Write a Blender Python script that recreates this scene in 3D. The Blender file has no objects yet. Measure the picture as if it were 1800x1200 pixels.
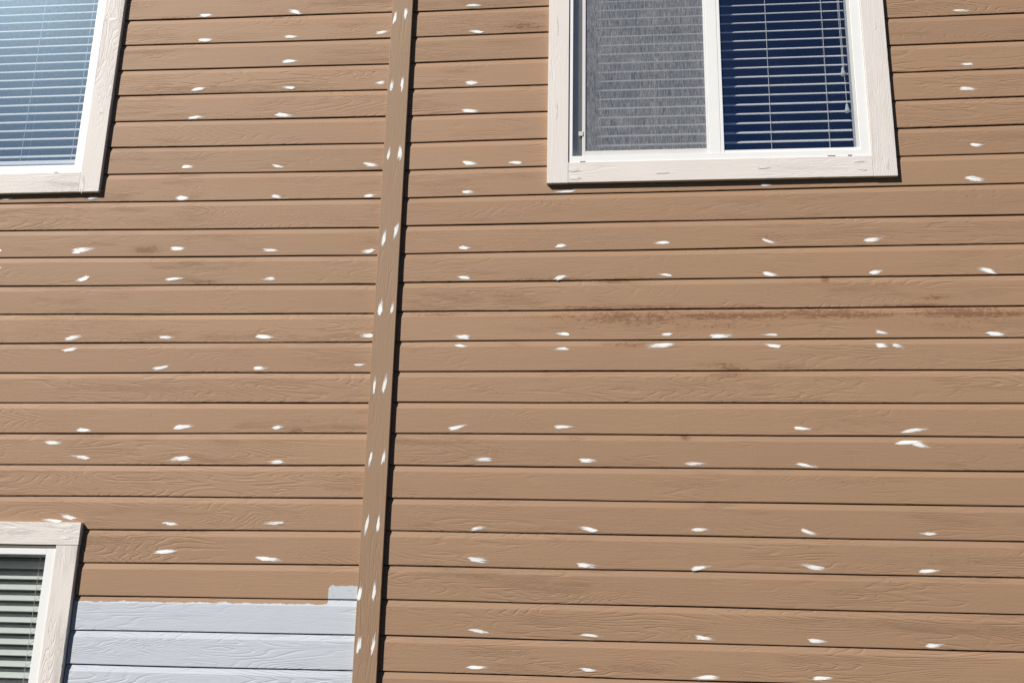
import bpy, bmesh, math, random
from mathutils import Vector, Matrix
R = math.radians
random.seed(7)
S = bpy.context.scene
COL = S.collection

# ------------------------------------------------------------------ camera
cam_d = bpy.data.cameras.new("camera"); cam = bpy.data.objects.new("camera", cam_d); COL.objects.link(cam)
cam_d.sensor_fit = 'HORIZONTAL'; cam_d.sensor_width = 36.0; cam_d.lens = 35.474; cam_d.clip_start = 0.05; cam_d.clip_end = 6000
CR = Matrix(((0.99489455, -0.0056095, -0.1007639), (0.09865369, 0.26446217, 0.95933686), (0.02126684, -0.96437975, 0.26366537)))
m = Matrix((( CR[0][0], -CR[0][1], -CR[0][2], 0.979002), (CR[1][0], -CR[1][1], -CR[1][2], -3.882485),
            (CR[2][0], -CR[2][1], -CR[2][2], -0.689052), (0, 0, 0, 1)))
cam.matrix_world = m
S.camera = cam

# ------------------------------------------------------------------ sky, sun, exposure
SUN = Vector((-0.96, -1.0, 1.06)).normalized()          # direction towards the sun
elev = math.asin(SUN.z)
W = bpy.data.worlds.new("World"); S.world = W; W.use_nodes = True
wn = W.node_tree.nodes; wn.clear()
sky = wn.new('ShaderNodeTexSky'); sky.sky_type = 'NISHITA'; sky.sun_disc = False
sky.sun_elevation = elev; sky.sun_rotation = math.atan2(SUN.x, SUN.y)
sky.altitude = 1600; sky.air_density = 0.55; sky.dust_density = 0.5; sky.ozone_density = 4.0
bg = wn.new('ShaderNodeBackground'); bg.inputs['Strength'].default_value = 0.05
wo = wn.new('ShaderNodeOutputWorld')
W.node_tree.links.new(sky.outputs[0], bg.inputs[0]); W.node_tree.links.new(bg.outputs[0], wo.inputs[0])
sd = bpy.data.lights.new("sun", 'SUN'); sd.energy = 5.0; sd.angle = R(0.53); sd.color = (1.0, 0.955, 0.88)
so = bpy.data.objects.new("sun", sd); COL.objects.link(so); so.rotation_euler = SUN.to_track_quat('Z', 'Y').to_euler(); so.location = SUN * 40
S.view_settings.view_transform = 'Standard'; S.view_settings.look = 'None'
S.view_settings.exposure = 0.33; S.view_settings.gamma = 1.0; S.view_settings.use_curve_mapping = False
S.render.engine = 'CYCLES'

GROUND = -2.30

# measured places on the wall, in metres: (x, z, length, width, angle)
DABS_LEFT = [(-0.856,1.917,0.064,0.0207,3), (-0.447,1.920,0.059,0.0205,-11), (-0.846,1.791,0.068,0.0233,4), (-0.450,1.793,0.070,0.0202,1), (-0.033,1.798,0.056,0.0172,4), (-0.446,1.670,0.065,0.0171,0), (-0.849,1.548,0.077,0.0198,7), (-0.445,1.540,0.063,0.0195,-10), (-0.035,1.548,0.050,0.0194,4), (-0.847,1.403,0.070,0.0195,0), (-0.447,1.402,0.083,0.0220,-8), (-0.860,1.171,0.062,0.0163,1), (-0.452,1.161,0.056,0.0160,-7), (-0.047,1.159,0.067,0.0238,-6), (-0.867,1.025,0.061,0.0212,1), (-0.450,1.021,0.056,0.0184,-12), (-0.041,1.015,0.054,0.0182,2), (-1.670,0.797,0.026,0.0184,-1), (-1.288,0.791,0.094,0.0312,4), (-0.864,0.792,0.070,0.0181,1), (-0.452,0.778,0.065,0.0178,-5), (-0.038,0.767,0.056,0.0202,-1), (-1.659,0.716,0.021,0.0130,-1), (-1.272,0.660,0.054,0.0205,14), (-0.864,0.657,0.074,0.0152,3), (-0.455,0.652,0.061,0.0176,-1), (-1.274,0.403,0.069,0.0223,10), (-0.864,0.401,0.079,0.0196,-0), (-0.448,0.401,0.075,0.0195,-4), (-0.021,0.403,0.057,0.0216,-5), (-1.279,0.351,0.074,0.0222,16), (-0.873,0.272,0.076,0.0193,12), (-0.458,0.268,0.053,0.0191,-4), (-0.042,0.281,0.056,0.0095,2), (-1.171,0.010,0.059,0.0165,-4), (-0.753,0.025,0.086,0.0233,3), (-0.361,0.024,0.051,0.0185,6), (-1.293,-0.042,0.074,0.0187,-4), (-1.175,-0.100,0.079,0.0185,-7), (-0.758,-0.104,0.075,0.0252,8), (-0.360,-0.118,0.062,0.0181,3), (-1.196,-0.340,0.073,0.0202,-7), (-1.261,-0.354,0.082,0.0157,-3), (-0.759,-0.361,0.065,0.0177,1), (-0.354,-0.354,0.076,0.0175,-1), (-0.766,-0.469,0.085,0.0175,7), (-0.351,-0.491,0.095,0.0215,-3), (-1.273,1.036,0.067,0.0161,4), (-1.675,1.037,0.053,0.0108,2)]
DABS_RIGHT = [(0.375,1.915,0.067,0.0173,-6), (0.382,1.784,0.061,0.0170,-8), (0.377,1.534,0.060,0.0220,-5), (0.374,1.395,0.067,0.0189,-6), (0.379,1.156,0.073,0.0183,-7), (0.565,1.154,0.062,0.0182,1), (0.376,1.024,0.049,0.0180,-12), (0.779,1.017,0.080,0.0128,2), (1.598,1.029,0.045,0.0125,1), (2.435,1.799,0.061,0.0162,-7), (2.428,1.548,0.054,0.0131,0), (2.428,1.436,0.067,0.0207,-5), (2.438,1.183,0.057,0.0150,-8), (2.419,1.035,0.078,0.0270,-8), (0.368,0.775,0.050,0.0175,-9), (0.767,0.779,0.049,0.0173,3), (1.170,0.785,0.059,0.0147,3), (1.603,0.782,0.058,0.0146,-20), (2.005,0.785,0.066,0.0192,9), (0.365,0.647,0.061,0.0147,-4), (0.768,0.644,0.060,0.0170,14), (1.181,0.648,0.059,0.0144,-3), (1.597,0.645,0.062,0.0214,-9), (2.006,0.649,0.048,0.0236,10), (2.420,0.651,0.073,0.0210,-11), (0.367,0.395,0.065,0.0238,-3), (0.777,0.405,0.048,0.0165,-7), (1.181,0.400,0.053,0.0140,-0), (1.399,0.391,0.101,0.0185,2), (1.583,0.397,0.061,0.0116,-2), (2.008,0.403,0.053,0.0159,-7), (2.434,0.394,0.074,0.0180,-5), (0.371,0.357,0.056,0.0165,-12), (0.766,0.344,0.059,0.0141,-0), (1.149,0.355,0.102,0.0209,6), (1.594,0.351,0.062,0.0183,-9), (2.006,0.351,0.047,0.0204,5), (2.065,0.348,0.046,0.0204,-13), (0.362,0.026,0.070,0.0181,12), (0.782,0.030,0.071,0.0180,0), (1.689,0.026,0.065,0.0153,-4), (2.100,0.021,0.098,0.0195,4), (2.076,-0.025,0.083,0.0194,2), (2.120,-0.035,0.065,0.0214,-8), (0.465,-0.099,0.074,0.0177,0), (0.879,-0.101,0.068,0.0176,0), (1.289,-0.111,0.075,0.0173,-3), (1.698,-0.115,0.076,0.0150,-11), (0.462,-0.363,0.057,0.0193,6), (0.877,-0.360,0.070,0.0191,-11), (1.297,-0.358,0.063,0.0168,1), (1.695,-0.364,0.074,0.0166,-20), (2.115,-0.362,0.056,0.0143,-2), (0.465,-0.482,0.080,0.0232,1), (0.873,-0.498,0.072,0.0187,-7), (1.291,-0.498,0.069,0.0165,7), (1.698,-0.487,0.076,0.0184,-13), (2.110,-0.494,0.066,0.0161,5), (0.479,-0.741,0.075,0.0162,-8), (0.893,-0.747,0.079,0.0120,-6), (1.301,-0.746,0.069,0.0159,-6), (1.702,-0.747,0.064,0.0157,-3), (2.109,-0.753,0.060,0.0175,1), (0.472,-0.868,0.072,0.0179,2), (0.880,-0.867,0.064,0.0158,-1), (1.301,-0.882,0.085,0.0156,7), (1.712,-0.873,0.069,0.0135,-0)]
DABS_BATTEN = [(0.024,1.862,0.069,0.0154,84), (0.069,1.868,0.063,0.0154,84), (0.026,1.525,0.066,0.0151,84), (0.073,1.532,0.071,0.0151,84), (0.031,1.199,0.058,0.0148,84), (0.080,1.205,0.063,0.0197,84), (0.032,0.824,0.076,0.0192,84), (0.080,0.841,0.066,0.0168,84), (0.033,0.515,0.070,0.0189,84), (0.083,0.517,0.051,0.0141,84), (0.028,0.195,0.065,0.0139,84), (0.069,0.201,0.079,0.0162,84), (0.028,-0.109,0.056,0.0113,84), (0.081,-0.095,0.060,0.0136,84), (0.029,-0.364,0.078,0.0134,84), (0.075,-0.352,0.065,0.0134,84), (0.018,-0.608,0.063,0.0154,84), (0.074,-0.601,0.071,0.0131,84), (0.027,-0.795,0.061,0.0174,84), (0.081,-0.792,0.071,0.0130,84)]
DABS_CASING_V = [(0.742,1.780,0.073,0.0148,84), (0.741,1.379,0.080,0.0192,84), (2.036,1.093,0.035,0.0111,84), (2.076,1.097,0.055,0.0177,84), (2.073,1.732,0.043,0.0116,84), (-1.321,1.096,0.081,0.0261,84), (-1.284,1.441,0.034,0.0240,84)]
DABS_CASING_H = [(0.820,1.103,0.047,0.0154,-2), (0.824,1.069,0.052,0.0154,-1), (1.186,1.084,0.065,0.0152,-1), (1.590,1.097,0.057,0.0151,-1), (1.975,1.114,0.049,0.0125,-2), (1.973,1.079,0.040,0.0125,-1), (-1.301,1.904,0.055,0.0178,-2), (-1.175,-0.423,0.057,0.0199,1), (-1.205,-0.379,0.142,0.0155,1)]
# primer [(-1.099, -0.6609), (-0.7302, -0.6579), (-0.1229, -0.6543), (-0.112, -0.652), (-0.1136, -0.5995), (-0.0832, -0.5884), (-0.0015, -0.5848)]
STAINS = [(-1.010,0.787,0.076,0.023,0.90), (0.592,1.801,0.112,0.023,0.90), (0.706,0.635,0.184,0.012,0.80), (1.027,0.629,0.136,0.014,0.90), (0.981,0.512,0.292,0.012,0.90), (1.428,0.508,0.154,0.012,1.00), (1.537,0.481,0.962,0.023,1.00), (2.332,0.481,0.499,0.023,1.00), (1.137,0.466,0.442,0.019,0.80), (0.268,0.492,0.163,0.014,0.75), (1.441,0.265,0.061,0.018,0.90), (2.211,0.544,0.085,0.012,0.80), (1.807,0.624,0.020,0.014,1.00), (1.204,0.446,0.614,0.040,0.60), (2.244,0.438,0.251,0.041,0.55), (0.584,0.363,0.057,0.012,0.80), (1.047,0.361,0.133,0.012,0.80), (1.418,0.233,0.087,0.011,0.70), (-0.287,0.011,0.028,0.009,0.90), (0.824,-0.015,0.040,0.013,0.80), (1.249,-0.009,0.026,0.011,0.90), (-1.337,0.936,0.026,0.075,0.35), (-0.731,0.643,0.074,0.013,0.80), (-0.570,1.899,0.316,0.012,0.70), (-1.025,1.910,0.162,0.012,0.70), (1.354,0.279,0.131,0.014,0.60), (1.636,0.267,0.086,0.014,0.60), (2.165,0.510,0.191,0.009,0.90), (0.691,1.845,0.149,0.017,0.50), (-1.273,-0.277,0.144,0.014,0.50), (1.892,0.599,0.259,0.014,0.50), (-0.101,0.004,0.138,0.009,0.50), ]

# ------------------------------------------------------------------ node helpers
class NT:
    def __init__(s, name):
        s.mat = bpy.data.materials.new(name); s.mat.use_nodes = True; s.mat.use_transparent_shadow = True
        s.t = s.mat.node_tree; s.t.nodes.clear(); s.out = s.t.nodes.new('ShaderNodeOutputMaterial')
    def n(s, typ, **kw):
        nd = s.t.nodes.new(typ)
        for k, v in kw.items(): setattr(nd, k, v)
        return nd
    def set(s, sock, v):
        if hasattr(v, 'is_output') or hasattr(v, 'links'): s.t.links.new(v, sock)
        else: sock.default_value = v
    def math(s, op, a, b=None, c=None, clamp=False):
        nd = s.n('ShaderNodeMath', operation=op, use_clamp=clamp); s.set(nd.inputs[0], a)
        if b is not None: s.set(nd.inputs[1], b)
        if c is not None: s.set(nd.inputs[2], c)
        return nd.outputs[0]
    def comb(s, x, y, z):
        nd = s.n('ShaderNodeCombineXYZ'); s.set(nd.inputs[0], x); s.set(nd.inputs[1], y); s.set(nd.inputs[2], z); return nd.outputs[0]
    def pos(s):
        g = s.n('ShaderNodeNewGeometry'); sp = s.n('ShaderNodeSeparateXYZ'); s.t.links.new(g.outputs['Position'], sp.inputs[0])
        return sp.outputs[0], sp.outputs[1], sp.outputs[2]
    def rnd(s): return s.n('ShaderNodeObjectInfo').outputs['Random']
    def noise(s, vec, scale=1.0, detail=2.0, rough=0.5, dist=0.0):
        nd = s.n('ShaderNodeTexNoise'); s.t.links.new(vec, nd.inputs['Vector'])
        nd.inputs['Scale'].default_value = scale; nd.inputs['Detail'].default_value = detail
        nd.inputs['Roughness'].default_value = rough; nd.inputs['Distortion'].default_value = dist
        return nd.outputs['Fac']
    def ramp(s, v, lo, hi):
        nd = s.n('ShaderNodeMapRange', interpolation_type='SMOOTHSTEP'); s.set(nd.inputs[0], v)
        nd.inputs[1].default_value = lo; nd.inputs[2].default_value = hi; return nd.outputs[0]
    def mix(s, f, a, b, blend='MIX'):
        nd = s.n('ShaderNodeMix', data_type='RGBA', blend_type=blend); s.set(nd.inputs[0], f)
        for sock, v in ((nd.inputs[6], a), (nd.inputs[7], b)):
            if isinstance(v, tuple): sock.default_value = (*v, 1.0) if len(v) == 3 else v
            else: s.t.links.new(v, sock)
        return nd.outputs[2]
    def bump(s, h, dist, strength=1.0, normal=None):
        nd = s.n('ShaderNodeBump'); nd.inputs['Distance'].default_value = dist; nd.inputs['Strength'].default_value = strength
        s.t.links.new(h, nd.inputs['Height'])
        if normal is not None: s.t.links.new(normal, nd.inputs['Normal'])
        return nd.outputs[0]
    def bsdf(s, col, rough=0.6, normal=None, spec=0.3):
        b = s.n('ShaderNodeBsdfPrincipled')
        if isinstance(col, tuple): b.inputs['Base Color'].default_value = (*col, 1.0)
        else: s.t.links.new(col, b.inputs['Base Color'])
        s.set(b.inputs['Roughness'], rough); b.inputs['Specular IOR Level'].default_value = spec
        if normal is not None: s.t.links.new(normal, b.inputs['Normal'])
        return b.outputs[0]
    def done(s, surf): s.t.links.new(surf, s.out.inputs['Surface']); return s.mat

def grain(k, u, v, rings=40.0, ringamt=0.75, fibamt=0.75):
    """embossed cedar relief; u runs along the board, v across"""
    r = k.rnd(); ro = k.math('MULTIPLY', r, 173.0)
    def at(su, sv, o=0.0): return k.comb(k.math('ADD', k.math('MULTIPLY', u, su), ro), k.math('MULTIPLY', v, sv), k.math('ADD', ro, o))
    warp = k.noise(at(3.6, 16.0), 1.0, 3.0, 0.6)
    base = k.noise(k.comb(k.math('ADD', k.math('MULTIPLY', u, 0.85), ro), k.math('ADD', k.math('MULTIPLY', v, 8.5), k.math('MULTIPLY', warp, 0.35)), ro), 1.0, 1.5, 0.5)
    ring = k.math('FRACT', k.math('ADD', k.math('MULTIPLY', base, rings), k.math('MULTIPLY', warp, 2.4)))
    groove = k.math('SUBTRACT', 1.0, k.ramp(k.math('ABSOLUTE', k.math('SUBTRACT', ring, 0.5)), 0.02, 0.22))      # narrow cut lines
    where = k.ramp(k.noise(at(2.0, 6.0, 9.0), 1.0, 3.0, 0.6), 0.40, 0.60)
    fade = k.ramp(k.noise(at(7.0, 40.0, 21.0), 1.0, 2.0), 0.25, 0.55)
    fib = k.noise(at(6.0, 120.0, 3.0), 1.0, 4.0, 0.62)
    fibg = k.math('SUBTRACT', 1.0, k.ramp(k.math('ABSOLUTE', k.math('SUBTRACT', fib, 0.5)), 0.0, 0.07))
    fw = k.ramp(k.noise(at(1.4, 9.0, 33.0), 1.0, 2.0), 0.38, 0.70)
    fine = k.noise(at(120.0, 230.0, 5.0), 1.0, 3.0, 0.65)
    h = k.math('ADD', k.math('MULTIPLY', k.math('MULTIPLY', k.math('MULTIPLY', groove, where), fade), -ringamt), k.math('MULTIPLY', k.math('MULTIPLY', fibg, fw), -0.35 * fibamt))
    h = k.math('ADD', h, k.math('ADD', k.math('MULTIPLY', fib, 0.5 * fibamt), k.math('MULTIPLY', fine, 0.42)))
    return h, groove, where, fib

CREAM = (0.668, 0.620, 0.594)
BROWN = (0.311, 0.191, 0.1175)
def siding_material(name, primed=False):
    k = NT(name); x, y, z = k.pos(); r = k.rnd()
    h, saw, where, fib = grain(k, x, z)
    blot = k.noise(k.comb(k.math('MULTIPLY', x, 1.3), 0.0, k.math('MULTIPLY', z, 2.6)), 1.0, 3.0)
    tone = k.math('ADD', 0.94, k.math('ADD', k.math('MULTIPLY', r, 0.12), k.math('MULTIPLY', blot, 0.13)))
    tone = k.math('ADD', tone, k.math('MULTIPLY', k.math('SUBTRACT', fib, 0.5), 0.16))
    col = k.mix(1.0, BROWN, k.comb(tone, tone, tone), 'MULTIPLY')
    col = k.mix(k.math('MULTIPLY', k.noise(k.comb(k.math('MULTIPLY', x, 4.0), r, k.math('MULTIPLY', z, 12.0)), 1.0, 3.0), 0.35), col, (0.298, 0.202, 0.136))
    # weathering: dark water and tannin stains, each at its own place on the boards
    ragged = k.noise(k.comb(k.math('MULTIPLY', x, 46.0), 0.0, k.math('MULTIPLY', z, 120.0)), 1.0, 6.0, 0.75)
    speck = k.noise(k.comb(k.math('MULTIPLY', x, 55.0), 3.0, k.math('MULTIPLY', z, 70.0)), 1.0, 2.0, 0.6)
    total = None
    for cx, cz, a, b, amt in STAINS:
        dx = k.math('MULTIPLY', k.math('SUBTRACT', x, cx), 1.0 / a); dz = k.math('MULTIPLY', k.math('SUBTRACT', z, cz), 1.0 / b)
        d2 = k.math('ADD', k.math('MULTIPLY', dx, dx), k.math('MULTIPLY', dz, dz))
        e = k.math('MULTIPLY', k.math('SUBTRACT', 1.0, k.math('MULTIPLY', d2, 0.5), clamp=True), amt)
        total = e if total is None else k.math('MAXIMUM', total, e)
    total = k.math('MULTIPLY', total, k.math('ADD', 0.55, k.math('MULTIPLY', k.ramp(k.noise(k.comb(k.math('MULTIPLY', x, 4.5), 6.0, k.math('MULTIPLY', z, 25.0)), 1.0, 3.0, 0.6), 0.36, 0.62), 0.48)))
    st = k.ramp(k.math('ADD', k.math('MULTIPLY', total, 0.34), k.math('SUBTRACT', ragged, 0.5)), 0.20, 0.27); st = k.math('MULTIPLY', st, k.ramp(total, 0.0, 0.25))
    wash = k.math('MULTIPLY', k.ramp(k.math('MULTIPLY', total, k.math('ADD', ragged, 0.55)), 0.0, 0.95), 0.38)
    col = k.mix(wash, col, (0.235, 0.112, 0.055))
    col = k.mix(k.math('MULTIPLY', st, 0.52), col, (0.115, 0.048, 0.024))
    col = k.mix(k.math('MULTIPLY', k.ramp(speck, 0.70, 0.75), 0.55), col, (0.13, 0.075, 0.05))
    rough = 0.62
    if primed:
        wob = k.math('MULTIPLY', k.math('SUBTRACT', k.noise(k.comb(k.math('MULTIPLY', x, 22.0), 0.0, k.math('MULTIPLY', z, 25.0)), 1.0, 4.0, 0.7), 0.5), 0.024)
        zz = k.math('ADD', z, wob); xx = k.math('ADD', x, wob)
        low = k.ramp(k.math('SUBTRACT', k.math('ADD', -0.6545, k.math('MULTIPLY', x, 0.006)), zz), -0.0012, 0.0012)
        px = k.math('SUBTRACT', xx, -0.092); pz = k.math('SUBTRACT', -0.606, zz)
        corner = k.math('SQRT', k.math('ADD', k.math('POWER', k.math('MINIMUM', px, 0.0), 2.0), k.math('POWER', k.math('MINIMUM', pz, 0.0), 2.0)))
        patch = k.ramp(k.math('SUBTRACT', 0.021, corner), -0.0012, 0.0012)
        mk = k.math('MULTIPLY', k.math('MAXIMUM', low, patch), k.ramp(x, -1.7, -1.69))
        thin = k.ramp(k.noise(k.comb(k.math('MULTIPLY', x, 9.0), 2.0, k.math('MULTIPLY', z, 60.0)), 1.0, 3.0), 0.50, 0.78)
        pc = k.mix(k.math('MULTIPLY', thin, 0.55), (0.480, 0.513, 0.570), (0.435, 0.455, 0.49))
        dry = k.ramp(k.noise(k.comb(k.math('MULTIPLY', x, 26.0), 7.0, k.math('MULTIPLY', z, 150.0)), 1.0, 3.0, 0.7), 0.60, 0.72)
        edge = k.ramp(z, -0.72, -0.62)
        col = k.mix(k.math('MULTIPLY', mk, k.math('SUBTRACT', 1.0, k.math('MULTIPLY', dry, k.math('MULTIPLY', edge, 0.75)))), col, pc)
    nb = k.bump(k.math('MULTIPLY', h, k.math('ADD', 0.55, k.math('MULTIPLY', k.math('FRACT', k.math('MULTIPLY', r, 7.31)), 0.65))), 0.0016, 0.9)
    return k.done(k.bsdf(col, rough, nb, 0.25))

def trim_material(name, colr, vertical, amt=0.0016, var=0.10, rings=24.0, ringamt=0.5):
    k = NT(name); x, y, z = k.pos()
    u, v = (z, x) if vertical else (x, z)
    h, saw, where, fib = grain(k, u, v, rings, ringamt, 1.0)
    t = k.math('ADD', 1.0 - var, k.math('ADD', k.math('MULTIPLY', fib, var), k.math('MULTIPLY', k.noise(k.comb(x, y, z), 5.0, 3.0), var)))
    dirt = k.ramp(k.noise(k.comb(k.math('MULTIPLY', x, 14.0), 0.0, k.math('MULTIPLY', z, 14.0)), 1.0, 5.0, 0.7), 0.62, 0.80)
    col = k.mix(1.0, colr, k.comb(t, t, t), 'MULTIPLY')
    col = k.mix(k.math('MULTIPLY', dirt, 0.22), col, tuple(c * 0.6 for c in colr))
    return k.done(k.bsdf(col, 0.6, k.bump(h, amt, 0.85), 0.25))

def plain_material(name, colr, rough=0.5, spec=0.3, var=0.06, scale=20.0):
    k = NT(name); x, y, z = k.pos()
    t = k.math('ADD', 1.0 - var, k.math('MULTIPLY', k.noise(k.comb(x, y, z), scale, 3.0), var * 2))
    return k.done(k.bsdf(k.mix(1.0, colr, k.comb(t, t, t), 'MULTIPLY'), rough, None, spec))

def glass_material(name, tint, dust, dcol, refl0=0.29, haze=0.0, rtint=(0.24, 0.58, 1.0)):
    k = NT(name); x, y, z = k.pos()
    ge = k.n('ShaderNodeNewGeometry'); dt = k.n('ShaderNodeVectorMath', operation='DOT_PRODUCT')
    k.t.links.new(ge.outputs['Incoming'], dt.inputs[0]); k.t.links.new(ge.outputs['True Normal'], dt.inputs[1])
    sch = k.math('POWER', k.math('SUBTRACT', 1.0, k.math('ABSOLUTE', dt.outputs['Value']), clamp=True), 5.0)     # same from both sides of the pane
    refl = k.math('ADD', refl0, k.math('MULTIPLY', sch, 1.0 - refl0), clamp=True)
    ripple = k.bump(k.noise(k.comb(k.math('MULTIPLY', x, 2.0), 0.0, k.math('MULTIPLY', z, 2.0)), 1.0, 1.0), 0.0012, 0.5)
    gl = k.n('ShaderNodeBsdfGlossy'); gl.inputs['Roughness'].default_value = 0.015; gl.inputs['Color'].default_value = (*rtint, 1)
    k.t.links.new(ripple, gl.inputs['Normal'])
    tr = k.n('ShaderNodeBsdfTransparent'); tr.inputs['Color'].default_value = (*tint, 1)
    m1 = k.n('ShaderNodeMixShader'); k.set(m1.inputs[0], refl)
    k.t.links.new(tr.outputs[0], m1.inputs[1]); k.t.links.new(gl.outputs[0], m1.inputs[2])
    df = k.n('ShaderNodeBsdfDiffuse'); df.inputs['Color'].default_value = (*dcol, 1)
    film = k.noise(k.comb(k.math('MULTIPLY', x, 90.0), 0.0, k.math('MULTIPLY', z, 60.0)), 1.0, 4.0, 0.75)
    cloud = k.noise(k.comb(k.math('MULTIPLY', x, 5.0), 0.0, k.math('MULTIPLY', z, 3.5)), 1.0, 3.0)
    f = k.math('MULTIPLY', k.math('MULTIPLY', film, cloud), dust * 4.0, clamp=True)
    last = m1.outputs[0]
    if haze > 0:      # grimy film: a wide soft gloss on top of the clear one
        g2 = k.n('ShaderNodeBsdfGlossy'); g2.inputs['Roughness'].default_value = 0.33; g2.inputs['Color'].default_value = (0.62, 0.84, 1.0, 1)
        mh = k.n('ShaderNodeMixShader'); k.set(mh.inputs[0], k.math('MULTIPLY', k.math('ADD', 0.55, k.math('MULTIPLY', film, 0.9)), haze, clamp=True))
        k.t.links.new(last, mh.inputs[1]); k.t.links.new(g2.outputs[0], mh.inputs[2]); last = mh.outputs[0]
    m2 = k.n('ShaderNodeMixShader'); k.set(m2.inputs[0], f)
    k.t.links.new(last, m2.inputs[1]); k.t.links.new(df.outputs[0], m2.inputs[2])
    return k.done(m2.outputs[0])

def screen_material(name):
    k = NT(name); x, y, z = k.pos()
    a = k.noise(k.comb(k.math('MULTIPLY', x, 380.0), 0.0, k.math('MULTIPLY', z, 38.0)), 1.0, 2.0, 0.7)
    b = k.noise(k.comb(k.math('MULTIPLY', x, 130.0), 4.0, k.math('MULTIPLY', z, 14.0)), 1.0, 2.0, 0.7)
    c = k.noise(k.comb(k.math('MULTIPLY', x, 9.0), 8.0, k.math('MULTIPLY', z, 5.0)), 1.0, 2.0)
    w = k.math('ADD', k.math('ADD', k.math('MULTIPLY', k.math('SUBTRACT', a, 0.5), 1.35), k.math('MULTIPLY', k.math('SUBTRACT', b, 0.5), 0.85)), k.math('MULTIPLY', k.math('SUBTRACT', c, 0.5), 0.35))
    cov = k.math('ADD', 0.50, w); cov = k.math('MINIMUM', k.math('MAXIMUM', cov, 0.20), 0.86)
    df = k.n('ShaderNodeBsdfDiffuse'); df.inputs['Color'].default_value = (0.285, 0.292, 0.312, 1)
    tr = k.n('ShaderNodeBsdfTransparent')
    m1 = k.n('ShaderNodeMixShader'); k.set(m1.inputs[0], cov); k.t.links.new(tr.outputs[0], m1.inputs[1]); k.t.links.new(df.outputs[0], m1.inputs[2])
    return k.done(m1.outputs[0])

def dab_material(name, colr):
    k = NT(name); x, y, z = k.pos(); r = k.rnd()
    tc = k.n('ShaderNodeTexCoord'); sp = k.n('ShaderNodeSeparateXYZ'); k.t.links.new(tc.outputs['Object'], sp.inputs[0])
    streak = k.noise(k.comb(k.math('ADD', k.math('MULTIPLY', sp.outputs[0], 45.0), k.math('MULTIPLY', r, 91.0)), 0.0, k.math('MULTIPLY', sp.outputs[2], 420.0)), 1.0, 3.0, 0.65)
    at = k.n('ShaderNodeAttribute', attribute_name='cover')
    cov = k.ramp(k.math('ADD', at.outputs['Fac'], k.math('MULTIPLY', k.math('SUBTRACT', streak, 0.5), 1.3)), 0.05, 0.55)
    tn = k.math('ADD', 0.86, k.math('MULTIPLY', r, 0.18))
    b = k.bsdf(k.mix(1.0, colr, k.comb(tn, tn, tn), 'MULTIPLY'), 0.45, k.bump(streak, 0.0008, 0.8), 0.35)
    tr = k.n('ShaderNodeBsdfTransparent')
    m1 = k.n('ShaderNodeMixShader'); k.set(m1.inputs[0], cov); k.t.links.new(tr.outputs[0], m1.inputs[1]); k.t.links.new(b, m1.inputs[2])
    return k.done(m1.outputs[0])

M = dict(
    siding=siding_material('siding_paint'), primed=siding_material('siding_half_primed', True),
    batten=trim_material('batten_paint', (0.292, 0.189, 0.122), True, 0.0012, 0.10),
    cas_v=trim_material('casing_paint_upright', CREAM, True, 0.0014, 0.08, 44.0, 0.5), cas_h=trim_material('casing_paint_level', CREAM, False, 0.0014, 0.08, 44.0, 0.5),
    cas_lv=trim_material('casing_paint_grained_upright', CREAM, True, 0.0019, 0.08, 56.0, 0.75), cas_lh=trim_material('casing_paint_grained_level', CREAM, False, 0.0019, 0.08, 56.0, 0.75),
    vinyl=plain_material('white_vinyl', (0.76, 0.76, 0.76), 0.35, 0.4, 0.03), gap_shade=plain_material('gap_shade_grey', (0.09, 0.09, 0.10), 0.6),
    screenbar=plain_material('screen_bar', (0.60, 0.59, 0.58), 0.45),
    bead=plain_material('greyed_vinyl', (0.52, 0.51, 0.48), 0.5),
    slat=plain_material('blind_slat', (0.84, 0.83, 0.81), 0.45, 0.3, 0.03), cord=plain_material('blind_cord', (0.72, 0.70, 0.66), 0.8),
    tassel=plain_material('cloudy_plastic', (0.55, 0.57, 0.56), 0.4),
    glass=glass_material('window_glass', (0.90, 0.92, 0.93), 0.010, (0.6, 0.6, 0.6)),
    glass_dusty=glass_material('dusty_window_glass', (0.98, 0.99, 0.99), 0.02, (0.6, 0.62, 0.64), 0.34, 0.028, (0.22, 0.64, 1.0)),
    glass_green=glass_material('greenish_window_glass', (0.73, 0.77, 0.76), 0.04, (0.55, 0.58, 0.57), 0.12, 0.0, (0.8, 0.95, 1.0)),
    screen=screen_material('insect_mesh'), dab=dab_material('white_filler', (0.84, 0.84, 0.84)), caulk=dab_material('white_caulk', (0.70, 0.67, 0.64)),
    core=plain_material('sheathing', (0.10, 0.08, 0.065), 0.9), room=plain_material('room_paint', (0.10, 0.095, 0.09), 0.9),
    roof=plain_material('roof_felt', (0.06, 0.06, 0.06), 0.9), shadowgap=plain_material('shadow_gap_brown', (0.16, 0.14, 0.12), 0.9))

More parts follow.
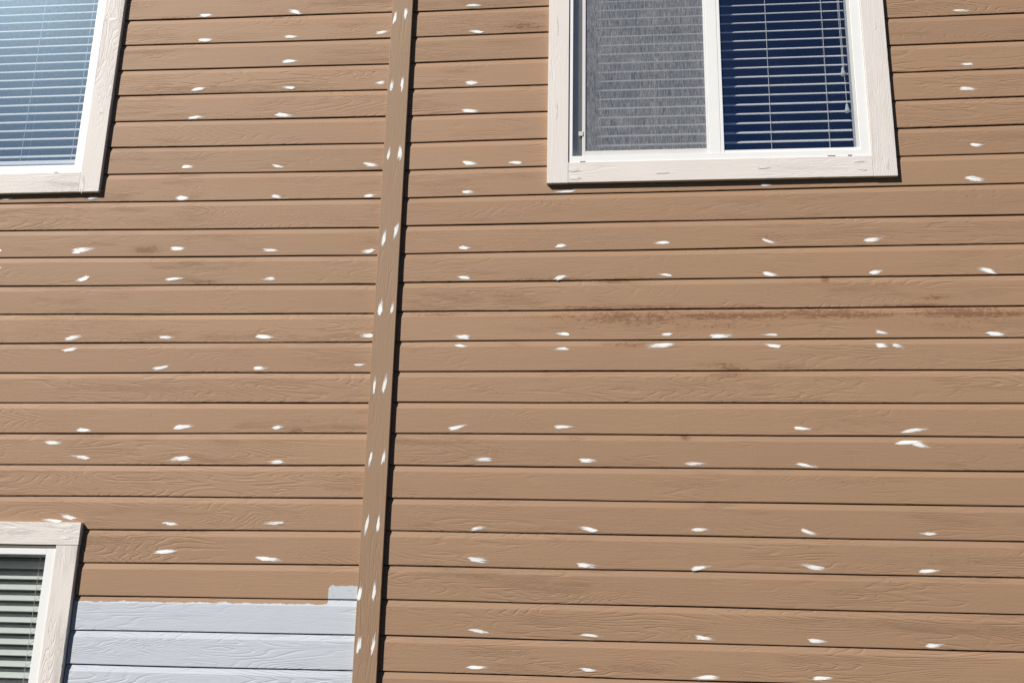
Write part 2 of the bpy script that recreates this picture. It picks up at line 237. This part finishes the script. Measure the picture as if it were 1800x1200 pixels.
# ------------------------------------------------------------------ object helpers
BASE = Vector((0.0, 0.0, GROUND))
def link(name, me, mat, parent=None, loc=None):
    o = bpy.data.objects.new(name, me); COL.objects.link(o)
    if mat is not None and not me.materials: me.materials.append(mat)
    if parent is not None: o.parent = parent
    if loc is not None: o.location = loc
    return o
def thing(name, label, cat, loc, group=None):
    o = bpy.data.objects.new(name, None); COL.objects.link(o); o.location = loc; o.empty_display_size = 0.1
    o['label'] = label; o['category'] = cat
    if group: o['group'] = group
    return o
def mesh_from(name, verts, faces):
    me = bpy.data.meshes.new(name); me.from_pydata(verts, [], faces); me.validate(); me.update(); return me
def box_bm(bm, x0, x1, y0, y1, z0, z1):
    v = [bm.verts.new((x, y, z)) for x in (x0, x1) for y in (y0, y1) for z in (z0, z1)]
    for f in ((0, 1, 3, 2), (4, 6, 7, 5), (0, 4, 5, 1), (2, 3, 7, 6), (0, 2, 6, 4), (1, 5, 7, 3)): bm.faces.new([v[i] for i in f])
def boxes(name, bxs, mat, parent, bevel=0.0, off=BASE):
    bm = bmesh.new()
    for b in bxs: box_bm(bm, *b)
    bmesh.ops.translate(bm, verts=bm.verts, vec=-off)
    bmesh.ops.recalc_face_normals(bm, faces=bm.faces)
    if bevel > 0: bmesh.ops.bevel(bm, geom=bm.edges[:], offset=bevel, segments=2, affect='EDGES', profile=0.6)
    me = bpy.data.meshes.new(name); bm.to_mesh(me); bm.free()
    return link(name, me, mat, parent)

# ------------------------------------------------------------------ ground
def flat(name, s, z, mat):
    o = link(name, mesh_from(name, [(-s, -s, z), (s, -s, z), (s, s, z), (-s, s, z)], [(0, 1, 2, 3)]), mat); o['kind'] = 'structure'; return o
k = NT('lawn'); gx, gy, gz = k.pos()
gcol = k.mix(k.noise(k.comb(gx, gy, gz), 0.6, 5.0), (0.022, 0.036, 0.012), (0.045, 0.042, 0.024))
flat('ground', 3000.0, GROUND, k.done(k.bsdf(gcol, 0.9, k.bump(k.noise(k.comb(gx, gy, gz), 30.0, 4.0), 0.03), 0.1)))

# ------------------------------------------------------------------ house
house = thing('house', 'tan painted lap siding house wall dotted with white filler dabs, with three cream-trimmed windows', 'house', BASE)
HX0, HX1, HTOP = -3.4, 3.7, 2.80
# openings: casing outer x0,x1,z0,z1 ; frame outer (casing inner) x0,x1,z0,z1
LW = dict(o=(-2.86, -1.2445, 1.0547, 2.56), i=(-2.766, -1.3375, 1.1485, 2.468))
RW = dict(o=(0.7050, 2.1130, 1.0480, 2.56), i=(0.7935, 2.0185, 1.1400, 2.468))
BW = dict(o=(-2.72, -1.1225, -1.88, -0.3625), i=(-2.628, -1.2145, -1.79, -0.4525))
WINS = [LW, RW, BW]
# sheathing behind the boards, with the three openings left free
xs = sorted({HX0, HX1, *[w['i'][0] for w in WINS], *[w['i'][1] for w in WINS]}); zs = sorted({GROUND, HTOP, *[w['i'][2] for w in WINS], *[w['i'][3] for w in WINS]})
bx = []
for a, b in zip(xs, xs[1:]):
    run = None
    for c, d in zip(zs, zs[1:]):
        hole = any(w['i'][0] <= (a + b) / 2 <= w['i'][1] and w['i'][2] <= (c + d) / 2 <= w['i'][3] for w in WINS)
        if hole:
            if run: bx.append((a, b, 0.0, 0.12, run[0], run[1])); run = None
        else: run = (run[0], d) if run else (c, d)
    if run: bx.append((a, b, 0.0, 0.12, run[0], run[1]))
boxes('wall_sheathing', bx, M['core'], house)
boxes('interior_wall', [(HX0, HX0 + .1, .121, 4.0, GROUND, HTOP), (HX1 - .1, HX1, .121, 4.0, GROUND, HTOP), (HX0, HX1, 4.0, 4.1, GROUND, HTOP), (-0.2, -0.1, .121, 3.99, GROUND, HTOP), (HX0 + .1, -0.2, .121, 3.99, 0.3, 0.5)], M['room'], house)
boxes('roof', [(HX0 - .02, HX1 + .02, -0.01, 4.15, HTOP + .001, HTOP + .15)], M['roof'], house)

# joint heights, z = a*x + b, row 0..22 as the boards are really nailed (a few mm off level); beyond them at an even 127 mm
JL = [(-.0073,1.9008),(-.0090,1.7699),(-.0093,1.6421),(-.0097,1.5163),(-.0091,1.3880),(-.0103,1.2611),(-.0084,1.1343),(-.0072,1.0056),(-.0090,.8745),(-.0080,.7510),
      (-.0056,.6258),(-.0061,.4985),(-.0028,.3771),(-.0014,.2503),(.0006,.1264),(.0036,.0029),(.0046,-.1245),(.0030,-.2522),(.0058,-.3799),(.0070,-.5069),(.0050,-.6360),(.0070,-.7626),(.0040,-.8916)]
JR = [(.0050,1.8973),(.0038,1.7699),(.0028,1.6434),(.0034,1.5148),(.0032,1.3872),(.0045,1.2594),(.0053,1.1321),(.0040,1.0053),(.0010,.8799),(.0025,.7555),
      (.0015,.6298),(.0005,.5054),(.0005,.3796),(.0001,.2541),(-.0011,.1284),(-.0026,.0044),(-.0027,-.1228),(-.0028,-.2500),(-.0042,-.3745),(-.0022,-.5061),(-.0031,-.6320),(-.0017,-.7623),(-.0020,-.8900)]
def joint(tab, r, x):
    if r < 0: a, b = tab[0][0] * 0.5, tab[0][1] - r * 0.127
    elif r > 22: a, b = 0.0, tab[22][1] - (r - 22) * 0.127
    else: a, b = tab[r]
    return a * x + b
# board section: (height fraction info) from the bottom edge up, d = depth out of the wall
FACE = 0.0100; BEV = 0.0250
def depth_at(hz, hgt):
    """front depth at height hz above the board's own bottom joint"""
    if hz < hgt - BEV: return FACE
    return FACE - 0.0060 * min(1.0, (hz - (hgt - BEV)) / BEV)
def make_board(tab, r, x0, x1, mat, cut=None):
    """board whose bottom edge is joint r; cut = (xa, xb, zlo, zhi): between xa and xb only zlo..zhi of it is left"""
    n = max(2, int((x1 - x0) / 0.30)); X = [x0 + (x1 - x0) * i / n for i in range(n + 1)]
    segs = []
    if cut:
        xa, xb, zlo, zhi = cut
        def span(a, b): 
            q = max(1, int((b - a) / 0.30)); return [a + (b - a) * i / q for i in range(q + 1)]
        if xa > x0 + .005: segs.append((span(x0, xa), None))
        segs.append((span(max(xa, x0), min(xb, x1)), (zlo, zhi)))
        if xb < x1 - .005: segs.append((span(xb, x1), None))
    else: segs.append((X, None))
    rng = random.Random(r * 31 + int(x0 * 97) + (7 if tab is JR else 0))
    ph = rng.random() * 6; 
    verts, faces = [], []
    for XS, lim in segs:
        rings = []
        for x in XS:
            zb = joint(tab, r, x) + 0.0007 * math.sin(x * 5.1 + ph) + 0.0004 * math.sin(x * 13.7 + ph * 2)
            zt = joint(tab, r - 1, x); hgt = zt - zb
            jd = 0.0006 * math.sin(x * 3.3 + ph * 1.7)
            pr = [(zb + .0015, 0.0012), (zb + .0008, FACE - .0022), (zb + .0016, FACE - .0006), (zb + .0032, FACE), (zb + hgt * 0.45, FACE + .0003), (zt - BEV - .0004, FACE + .0001), (zt - BEV + .0012, FACE - .0003),
                  (zt - 0.0032, FACE - .0056), (zt - .0022, FACE - .0066), (zt - .0020, 0.0012)]
            if lim:
                lo, hi = lim; q = []
                for (z_, d_) in pr:
                    q.append((min(max(z_, lo), hi), d_))
                pr = q
            rings.append([(x, -(d_ + jd), z_ - GROUND) for z_, d_ in pr])
        b0 = len(verts); m_ = len(rings[0])
        for rg in rings: verts.extend(rg)
        for i in range(len(rings) - 1):
            for j in range(m_):
                a = b0 + i * m_ + j; c = b0 + i * m_ + (j + 1) % m_
                faces.append((a, a + m_, c + m_, c))
        faces.append(tuple(b0 + j for j in range(m_))); faces.append(tuple(b0 + (len(rings) - 1) * m_ + j for j in reversed(range(m_))))
    me = bpy.data.meshes.new('siding_board'); me.from_pydata(verts, [], faces)
    bm = bmesh.new(); bm.from_mesh(me); bmesh.ops.recalc_face_normals(bm, faces=bm.faces); bm.to_mesh(me); bm.free()
    return link('siding_board', me, mat, house)

BATTEN = (0.0075, 0.0985)
BOARDS = {}     # (side, row) -> list of (object, x0, x1)
GAP = 0.0016
for side, tab, X0, X1 in (('L', JL, HX0, BATTEN[0] + .004), ('R', JR, BATTEN[1] - .004, HX1)):
    for r in range(-6, 34):
        zb = joint(tab, r, 0.0 if side == 'L' else 1.4); zt = joint(tab, r - 1, 0.0 if side == 'L' else 1.4)
        spans = [(X0, X1, None)]
        for w in WINS:
            a, b, c, d = w['o']
            if b < X0 or a > X1: continue
            zb_ = joint(tab, r, b if side == 'L' else a); zt_ = joint(tab, r - 1, b if side == 'L' else a)
            if zt_ <= c + .002 or zb_ >= d - .002: continue
            a2, b2 = a - GAP, b + GAP
            if zb_ >= c - .002 and zt_ <= d + .002: spans = [(X0, a2, None), (b2, X1, None)]
            elif zb_ < c: spans = [(X0, X1, (a2, b2, -99.0, c - GAP))]
            else: spans = [(X0, X1, (a2, b2, d + .0008, 99.0))]
        lst = []
        for a, b, cut in spans:
            mat = M['primed'] if (side == 'L' and r >= 20 and b > -1.0) else M['siding']
            o = make_board(tab, r, a, b, mat, cut)
            if mat is M['primed']: o['label'] = 'siding board brushed with pale grey primer'
            lst.append((o, a, b))
        BOARDS[(side, r)] = lst
batten = boxes('batten_board', [(BATTEN[0], BATTEN[1], -0.0315, 0.0, GROUND + .05, HTOP)], M['batten'], house, 0.0015)
batten['label'] = 'upright tan batten board with paired white filler dabs'

# ------------------------------------------------------------------ window casings
CASINGS = {}
def casing(key, name_lbl, w, head_over, side_to_bottom):
    ox0, ox1, oz0, oz1 = w['o']; ix0, ix1, iz0, iz1 = w['i']; D = -0.0315
    out = []; mv, mh = (M['cas_v'], M['cas_h']) if key == 'RW' else (M['cas_lv'], M['cas_lh'])
    if side_to_bottom:   # uprights run past the sill board
        out += [boxes('casing_board', [(ix1 + .0008, ox1, D, 0.0, oz0, iz1)], mv, house, .0015), boxes('casing_board', [(ox0, ix0 - .0008, D, 0.0, oz0, iz1)], mv, house, .0015),
                boxes('casing_board', [(ix0, ix1, D + .001, 0.0, oz0 + .001, iz0 - .0008)], mh, house, .0015),
                boxes('casing_board', [(ox0, ox1, D, 0.0, iz1 + .0008, oz1)], mh, house, .0015)]
    else:
        out += [boxes('casing_board', [(ox0, ox1, D - .001, 0.0, iz1 + .002, oz1)], mh, house, .0015),
                boxes('casing_board', [(ix1 + .0008, ox1 - .002, D, 0.0, oz0, iz1 + .0008)], mv, house, .0015), boxes('casing_board', [(ox0 + .002, ix0 - .0008, D, 0.0, oz0, iz1 + .0008)], mv, house, .0015),
                boxes('casing_board', [(ix0, ix1, D + .001, 0.0, oz0 + .001, iz0 - .0008)], mh, house, .0015)]
    CASINGS[key] = out
casing('LW', '', LW, 0, True); casing('RW', '', RW, 0, True); casing('BW', '', BW, 0, False)

# ------------------------------------------------------------------ windows
def frame_boxes(x0, x1, z0, z1, t, ya, yb, tz=None):
    tz = tz or t
    return [(x0, x0 + t, ya, yb, z0, z1), (x1 - t, x1, ya, yb, z0, z1), (x0 + t, x1 - t, ya + .0004, yb - .0004, z0, z0 + tz), (x0 + t, x1 - t, ya + .0004, yb - .0004, z1 - tz, z1)]
def window(label):
    o = bpy.data.objects.new('window', None); COL.objects.link(o); o.parent = house; o['label'] = label; o.empty_display_size = .1; return o
def pane(win, x0, x1, z0, z1, y, mat):
    return boxes('pane', [(x0, x1, y, y + .004, z0, z1)], mat, win)
def pane_sheet(name, win, x0, x1, z0, z1, y, mat):
    me = mesh_from(name, [(x0, y, z0 - GROUND), (x1, y, z0 - GROUND), (x1, y, z1 - GROUND), (x0, y, z1 - GROUND)], [(0, 1, 2, 3)])
    return link(name, me, mat, win)
# upper left
x0, x1, z0, z1 = LW['i']
wl = window('upper left window with dusty glass and white blind')
boxes('frame', frame_boxes(x0, x1, z0, z1, 0.038, -0.0255, 0.05), M['vinyl'], wl, .0015)
boxes('meeting_stile', [(-2.075, -2.025, -0.022, 0.045, z0 + .0382, z1 - .0382)], M['vinyl'], wl, .0015)
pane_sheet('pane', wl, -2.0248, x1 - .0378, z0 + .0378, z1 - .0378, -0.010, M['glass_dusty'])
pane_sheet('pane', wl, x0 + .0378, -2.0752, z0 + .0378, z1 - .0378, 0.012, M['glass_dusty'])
# upper right : fixed right light, sliding left light behind an insect screen
x0, x1, z0, z1 = RW['i']
wr = window('upper right sliding window, insect screen on its left half')
boxes('frame', [(x0, x0 + .0165, -.0255, .05, z0, z1), (x1 - .042, x1, -.0255, .05, z0, z1), (x0 + .0165, x1 - .042, -.0251, .05, z0, z0 + .030), (x0 + .0165, x1 - .042, -.0251, .05, z1 - .034, z1)], M['vinyl'], wr, .0012)
boxes('track', [(x0 + .0167, x0 + .060, 0.001, .049, z0 + .0302, z1 - .0342)], M['vinyl'], wr)
mx0, mx1 = 1.3735, 1.4345
boxes('meeting_stile', [(mx0, mx1 - .014, -.0225, .045, z0 + .0302, z1 - .0342), (mx1 - .0136, mx1, -.0212, .045, z0 + .0302, z1 - .0342)], M['vinyl'], wr, .0012)
boxes('sash', [(mx1 + .0003, x1 - .0423, -.0195, .03, z0 + .0303, z0 + .043)], M['vinyl'], wr, .001)
boxes('sash', [(mx1 + .0003, x1 - .0423, -.0195, .03, z1 - .047, z1 - .0345)], M['vinyl'], wr, .001)
boxes('glazing_bead', [(x1 - .0530, x1 - .0424, -.0175, .03, z0 + .0432, z1 - .0473)], M['bead'], wr, .001)
pane_sheet('pane', wr, mx1 + .0003, x1 - .0530, z0 + .0431, z1 - .0471, -0.012, M['glass'])
sx0 = 0.8335
boxes('screen_frame', [(sx0 + .0165, sx0 + .0300, -.0110, -.001, z0 + .0325, z1 - .036), (mx0 - .0085, mx0 - .0005, -.0110, -.001, z0 + .0325, z1 - .036), (sx0 + .0302, mx0 - .0087, -.0107, -.001, z0 + .0325, z0 + .0585)], M['screenbar'], wr, .001)
boxes('gap_shade', [(sx0 + .0005, sx0 + .0163, -.0050, .0008, z0 + .0325, z1 - .036)], M['gap_shade'], wr)  # dark upright strip: painted shade between track and screen stile
boxes('gap_shade', [(sx0 + .0165, mx0 - .0005, -.0135, .0008, z0 + .0301, z0 + .0323)], M['gap_shade'], wr)  # dark strip standing in for the shadow gap below the screen rail
boxes('pull_tab', [(sx0 + .0020, sx0 + .0210, -.0140, -.0112, 1.268, 1.288)], M['bead'], wr, .001)
pane_sheet('insect_screen', wr, sx0 + .0305, mx0 - .0088, z0 + .0590, z1 - .036, -0.006, M['screen'])
pane_sheet('pane', wr, sx0 + .0305, mx0 - .002, z0 + .0335, z1 - .036, 0.020, M['glass'])
for wx, ww_, wz in ((0.842, .022, 0.0), (1.845, .030, 0.0), (1.925, .016, .001)):
    boxes('weep_slot', [(wx, wx + ww_, -.0275, -.020, z0 + .0002 + wz, z0 + .0045 + wz)], M['gap_shade'], wr)
boxes('weep_slot', [(-1.462, -1.446, -.0275, -.020, LW['i'][2] + .0002, LW['i'][2] + .0040)], M['gap_shade'], wl)
# lower left
x0, x1, z0, z1 = BW['i']
wb = window('lower left window with greenish glass and half-shut blind')
boxes('frame', frame_boxes(x0, x1, z0, z1 - .010, 0.040, -0.0255, 0.05, .026), M['vinyl'], wb, .0015)
boxes('shadow_strip', [(x0, x1, -.0275, 0.0, z1 - .0095, z1 - .0012)], M['shadowgap'], wb)  # dark strip in place of the shadow line under the head casing
boxes('meeting_stile', [(-1.945, -1.895, -0.022, 0.045, z0 + .0265, z1 - .0365)], M['vinyl'], wb, .0015)
pane_sheet('pane', wb, -1.8948, x1 - .0402, z0 + .0262, z1 - .0362, -0.010, M['glass_green'])
pane_sheet('pane', wb, x0 + .0402, -1.9452, z0 + .0262, z1 - .0362, 0.012, M['glass_green'])

# ------------------------------------------------------------------ blinds
def slat_mesh(length, width=0.050, th=0.0028, crown=0.0030):
    prof = []
    for i in range(7):
        t = -1 + 2 * i / 6; prof.append((t * width / 2, crown * (1 - t * t)))
    top = [(y, z + th / 2) for y, z in prof]; bot = [(y, z - th / 2) for y, z in reversed(prof)]
    ring = top + bot; n = len(ring)
    v = [(sx * length / 2, y, z) for sx in (-1, 1) for y, z in ring]
    f = [(j, (j + 1) % n, n + (j + 1) % n, n + j) for j in range(n)] + [tuple(reversed(range(n))), tuple(range(n, 2 * n))]
    me = mesh_from('slat', v, f); me.materials.append(M['slat'])
    return me
def tube(name, pts, rad, mat, parent, off, seg=6):
    bm = bmesh.new(); rings = []
    for p in pts:
        rings.append([bm.verts.new((p[0] + rad * math.cos(2 * math.pi * i / seg) - off[0], p[1] + rad * math.sin(2 * math.pi * i / seg) - off[1], p[2] - off[2])) for i in range(seg)])
    for a, b in zip(rings, rings[1:]):
        for i in range(seg): bm.faces.new((a[i], a[(i + 1) % seg], b[(i + 1) % seg], b[i]))
    me = bpy.data.meshes.new(name); bm.to_mesh(me); bm.free()
    return link(name, me, mat, parent)
def lathe(name, prof, mat, parent, loc, seg=10):
    bm = bmesh.new(); rings = [[bm.verts.new((r_ * math.cos(2 * math.pi * i / seg), r_ * math.sin(2 * math.pi * i / seg), z_)) for i in range(seg)] for r_, z_ in prof]
    for a, b in zip(rings, rings[1:]):
        for i in range(seg): bm.faces.new((a[i], a[(i + 1) % seg], b[(i + 1) % seg], b[i]))
    bm.faces.new(list(reversed(rings[0]))); bm.faces.new(rings[-1])
    me = bpy.data.meshes.new(name); bm.to_mesh(me); bm.free()
    return link(name, me, mat, parent, loc)
def blind(label, x0, x1, zlow, zhigh, pitch, rail_z, cords, yb=0.062, tilt=35.0, jit=0.6):
    cx = (x0 + x1) / 2; base = Vector((cx, yb, rail_z - .01))
    b = thing('window_blind', label, 'blind', base, 'white slatted blinds inside the windows')
    me = slat_mesh(x1 - x0); rng = random.Random(int(x0 * 100))
    n = int(round((zhigh - zlow) / pitch))
    for i in range(n + 1):
        s = link('slat', me, None, b, (rng.uniform(-.0015, .0015), 0, zlow + i * pitch - base.z)); s.rotation_euler = (R(tilt + rng.uniform(-jit, jit) * 2), 0, R(rng.uniform(-.06, .06)))
    boxes('bottom_rail', [(x0, x1, yb - .024, yb + .024, rail_z - .009, rail_z + .009)], M['slat'], b, .002, base)
    boxes('head_rail', [(x0, x1, yb - .028, yb + .028, zhigh + .03, zhigh + .075)], M['slat'], b, .002, base)
    c_, s_ = math.cos(R(tilt)) * .0255, math.sin(R(tilt)) * .0255
    for cxx in cords:
        for yy, dx in ((yb - c_ - .001, -.004), (yb + c_ + .001, .004)):
            tube('ladder_cord', [(cxx + dx, yy, rail_z), (cxx + dx * 0.7, yy, (rail_z + zhigh) / 2), (cxx + dx, yy, zhigh + .03)], .0011, M['cord'], b, base)
    return b, base
blind('white blind behind the dusty glass of the upper left window', -2.70, -1.395, 1.2734, 2.385, .0432, 1.233, (-2.45, -2.08, -1.672, -1.432))
br, bbase = blind('white blind of the upper right window, seen through clear glass and grey screen', .905, 1.968, 1.2128, 2.385, .0435, 1.172, (0.928, 1.160, 1.640, 1.8765), tilt=32.0)
for cxx, zt in ((1.9435, 1.5560), (1.9495, 1.3850)):
    tube('lift_cord', [(cxx, .030, zt), (cxx - .004, .030, 2.0), (cxx - .006, .030, 2.41)], .0010, M['cord'], br, bbase)
    lathe('tassel', [(.003, .018), (.0055, .015), (.006, .004), (.010, -.010), (.0095, -.018)], M['tassel'], br, Vector((cxx, .030, zt)) - bbase)
blind('half-shut blind in the lower left window beside the grey primed boards', -2.56, -1.270, -1.69, -0.5255, .0416, -1.735, (-2.35, -1.95, -1.65, -1.310), tilt=37.0)

# ------------------------------------------------------------------ white filler dabs brushed over the nail heads
def dab_mesh(L_, H_, seed, dfun):
    """a brushed dab: a blunt loaded body drawn out to a thin tail, with a few stray bristle streaks; dfun gives the surface depth behind"""
    rng = random.Random(seed); verts, faces, cov = [], [], []
    H_ *= rng.uniform(.70, 1.02); L_ *= rng.uniform(.96, 1.16)
    flip = -1 if rng.random() < .3 else 1
    nb = max(4, min(9, int(round(H_ / .0026))))
    bend = rng.uniform(-.14, .14) * H_; slope = rng.uniform(-.07, .07) * H_; lean = rng.uniform(-.26, .26)
    blunt = rng.uniform(.10, .30); loaded = rng.uniform(.58, 1.0)
    for s in range(nb):
        f = (s + .5) / nb * 2 - 1                                   # -1 .. 1 across the brush
        core = 1 - abs(f) ** 3.6
        l = L_ * (.80 + .26 * core) * rng.uniform(.70, 1.10); w = H_ / nb * rng.uniform(1.25, 1.9)
        ox = L_ * (lean * f * .5 + rng.uniform(-.07, .07)); n = 9; b0 = len(verts); p2 = rng.random() * 6
        for i in range(n):
            q = i / (n - 1); t = q * 2 - 1
            ww = w * .5 * min(1.0, .25 + q / blunt) * (1.0 if q < .45 else max(.38, 1 - ((q - .45) / .55) ** 1.8))
            x = flip * (ox + t * l / 2); zc = f * H_ * .42 * (1 - .15 * max(0, q - .4)) + bend * t * t + slope * t + .03 * H_ * math.sin(q * 6 + p2)
            for e, cv in ((-1.2, .05), (-.5, .9), (.5, .9), (1.2, .05)):
                zz = zc + e * ww
                lift = .0002 + (s % 4) * .00008 + (.0004 if abs(e) < .9 else 0)
                verts.append((x, -(dfun(x, zz) + lift), zz)); cov.append(cv * loaded * (.45 + .55 * core) * (1 - max(0.0, q - .40) * 1.30) * (.5 if i == 0 else 1))
        for i in range(n - 1):
            for j in range(3):
                a = b0 + i * 4 + j; faces.append((a, a + 4, a + 5, a + 1))
    me = bpy.data.meshes.new('filler_dab'); me.from_pydata(verts, [], faces)
    at = me.attributes.new('cover', 'FLOAT', 'POINT'); at.data.foreach_set('value', cov)
    bm = bmesh.new(); bm.from_mesh(me); bmesh.ops.recalc_face_normals(bm, faces=bm.faces); bm.to_mesh(me); bm.free()
    for p_ in me.polygons: p_.use_smooth = True
    return me
def add_dab(parent, x, z, L_, H_, ang, seed, dfun, mat):
    ca, sa = math.cos(R(ang)), math.sin(R(ang))
    me = dab_mesh(L_, H_, seed, lambda u, v: dfun(x + u * ca - v * sa, z + u * sa + v * ca))
    o = link('filler_dab', me, mat, parent, (x, 0, z - GROUND)); o.rotation_euler = (0, -R(ang), 0)
    return o
seed = 0
for side, tab, lst in (('L', JL, DABS_LEFT), ('R', JR, DABS_RIGHT)):
    for x, z, l, h_, a in lst:
        seed += 1
        r = next(r for r in range(-6, 34) if joint(tab, r, x) <= z)
        zb, zt = joint(tab, r, x), joint(tab, r - 1, x)
        top_room, bot_room = (zt - .005) - z, z - (zb + .003)
        if top_room < h_ / 2: z -= (h_ / 2 - top_room)
        elif bot_room < h_ / 2: z += (h_ / 2 - bot_room) * .8
        own = min(BOARDS[(side, r)], key=lambda q: 0 if q[1] <= x <= q[2] else min(abs(x - q[1]), abs(x - q[2])))
        def df(X_, Z_, zb=zb, zt=zt): return depth_at(Z_ - zb, zt - zb) + .0004
        add_dab(own[0], x, z, l, h_, a, seed, df, M['dab'])
for x, z, l, h_, a in DABS_BATTEN:
    seed += 1; add_dab(batten, x, z, l, h_ * 1.05, a, seed, lambda X_, Z_: .0316, M['dab'])
for grp in (DABS_CASING_V, DABS_CASING_H):
    for x, z, l, h_, a in grp:
        seed += 1
        key = 'RW' if x > 0 else ('LW' if z > 0 else 'BW')
        def inside(o):
            bb = [Vector(c) for c in o.bound_box]; return min(v.x for v in bb) <= x <= max(v.x for v in bb) and min(v.z for v in bb) <= z - GROUND <= max(v.z for v in bb)
        own = next((o for o in CASINGS[key] if inside(o)), CASINGS[key][0])
        if grp is DABS_CASING_V: a = 90.0
        add_dab(own, x, z, l, h_ * .9, a, seed, lambda X_, Z_, dd=(.0325 if key == 'BW' and z > -.4525 else .0314): dd, M['caulk'])

# ------------------------------------------------------------------ wood across the lawn (seen only as a reflection in the lower window)
rng = random.Random(3); verts, faces = [], []
k = NT('wood_leaves'); gx, gy, gz = k.pos()
leafm = k.done(k.bsdf(k.mix(k.noise(k.comb(gx, gy, gz), 1.2, 3.0), (0.030, 0.050, 0.022), (0.07, 0.10, 0.04)), 0.7, None, 0.2))
for i in range(9000):
    x = rng.uniform(-60, 45); top = 4.6 + 0.9 * math.sin(x * .31) + 0.6 * math.sin(x * .83 + 1)
    z = GROUND + top * math.sqrt(rng.random()); y = -27 - rng.random() * 3.2
    c = Vector((x, y, z)); a = Vector((rng.gauss(0, 1), rng.gauss(0, .6), rng.gauss(0, 1))).normalized() * rng.uniform(.25, .5)
    b = a.cross(Vector((rng.gauss(0, 1), rng.gauss(0, 1), rng.gauss(0, 1)))).normalized() * rng.uniform(.2, .4)
    n = len(verts); verts += [tuple(c - a), tuple(c + b * .8), tuple(c + a), tuple(c - b)]; faces.append((n, n + 1, n + 2, n + 3))
for i in range(52):
    x = -60 + i * 2.05; n = len(verts); w_ = 1.2; hh = 3.6 + rng.random()
    verts += [(x - w_, -28.6, GROUND), (x + w_, -28.7 - rng.random() * .4, GROUND), (x + w_ * .8, -28.9, GROUND + hh), (x - w_ * .8, -28.8, GROUND + hh)]; faces.append((n, n + 1, n + 2, n + 3))
wood = link('wood', mesh_from('wood', verts, faces), leafm); wood['kind'] = 'stuff'; wood['label'] = 'far green wood across the lawn, mirrored in the lower window'; wood['category'] = 'wood'
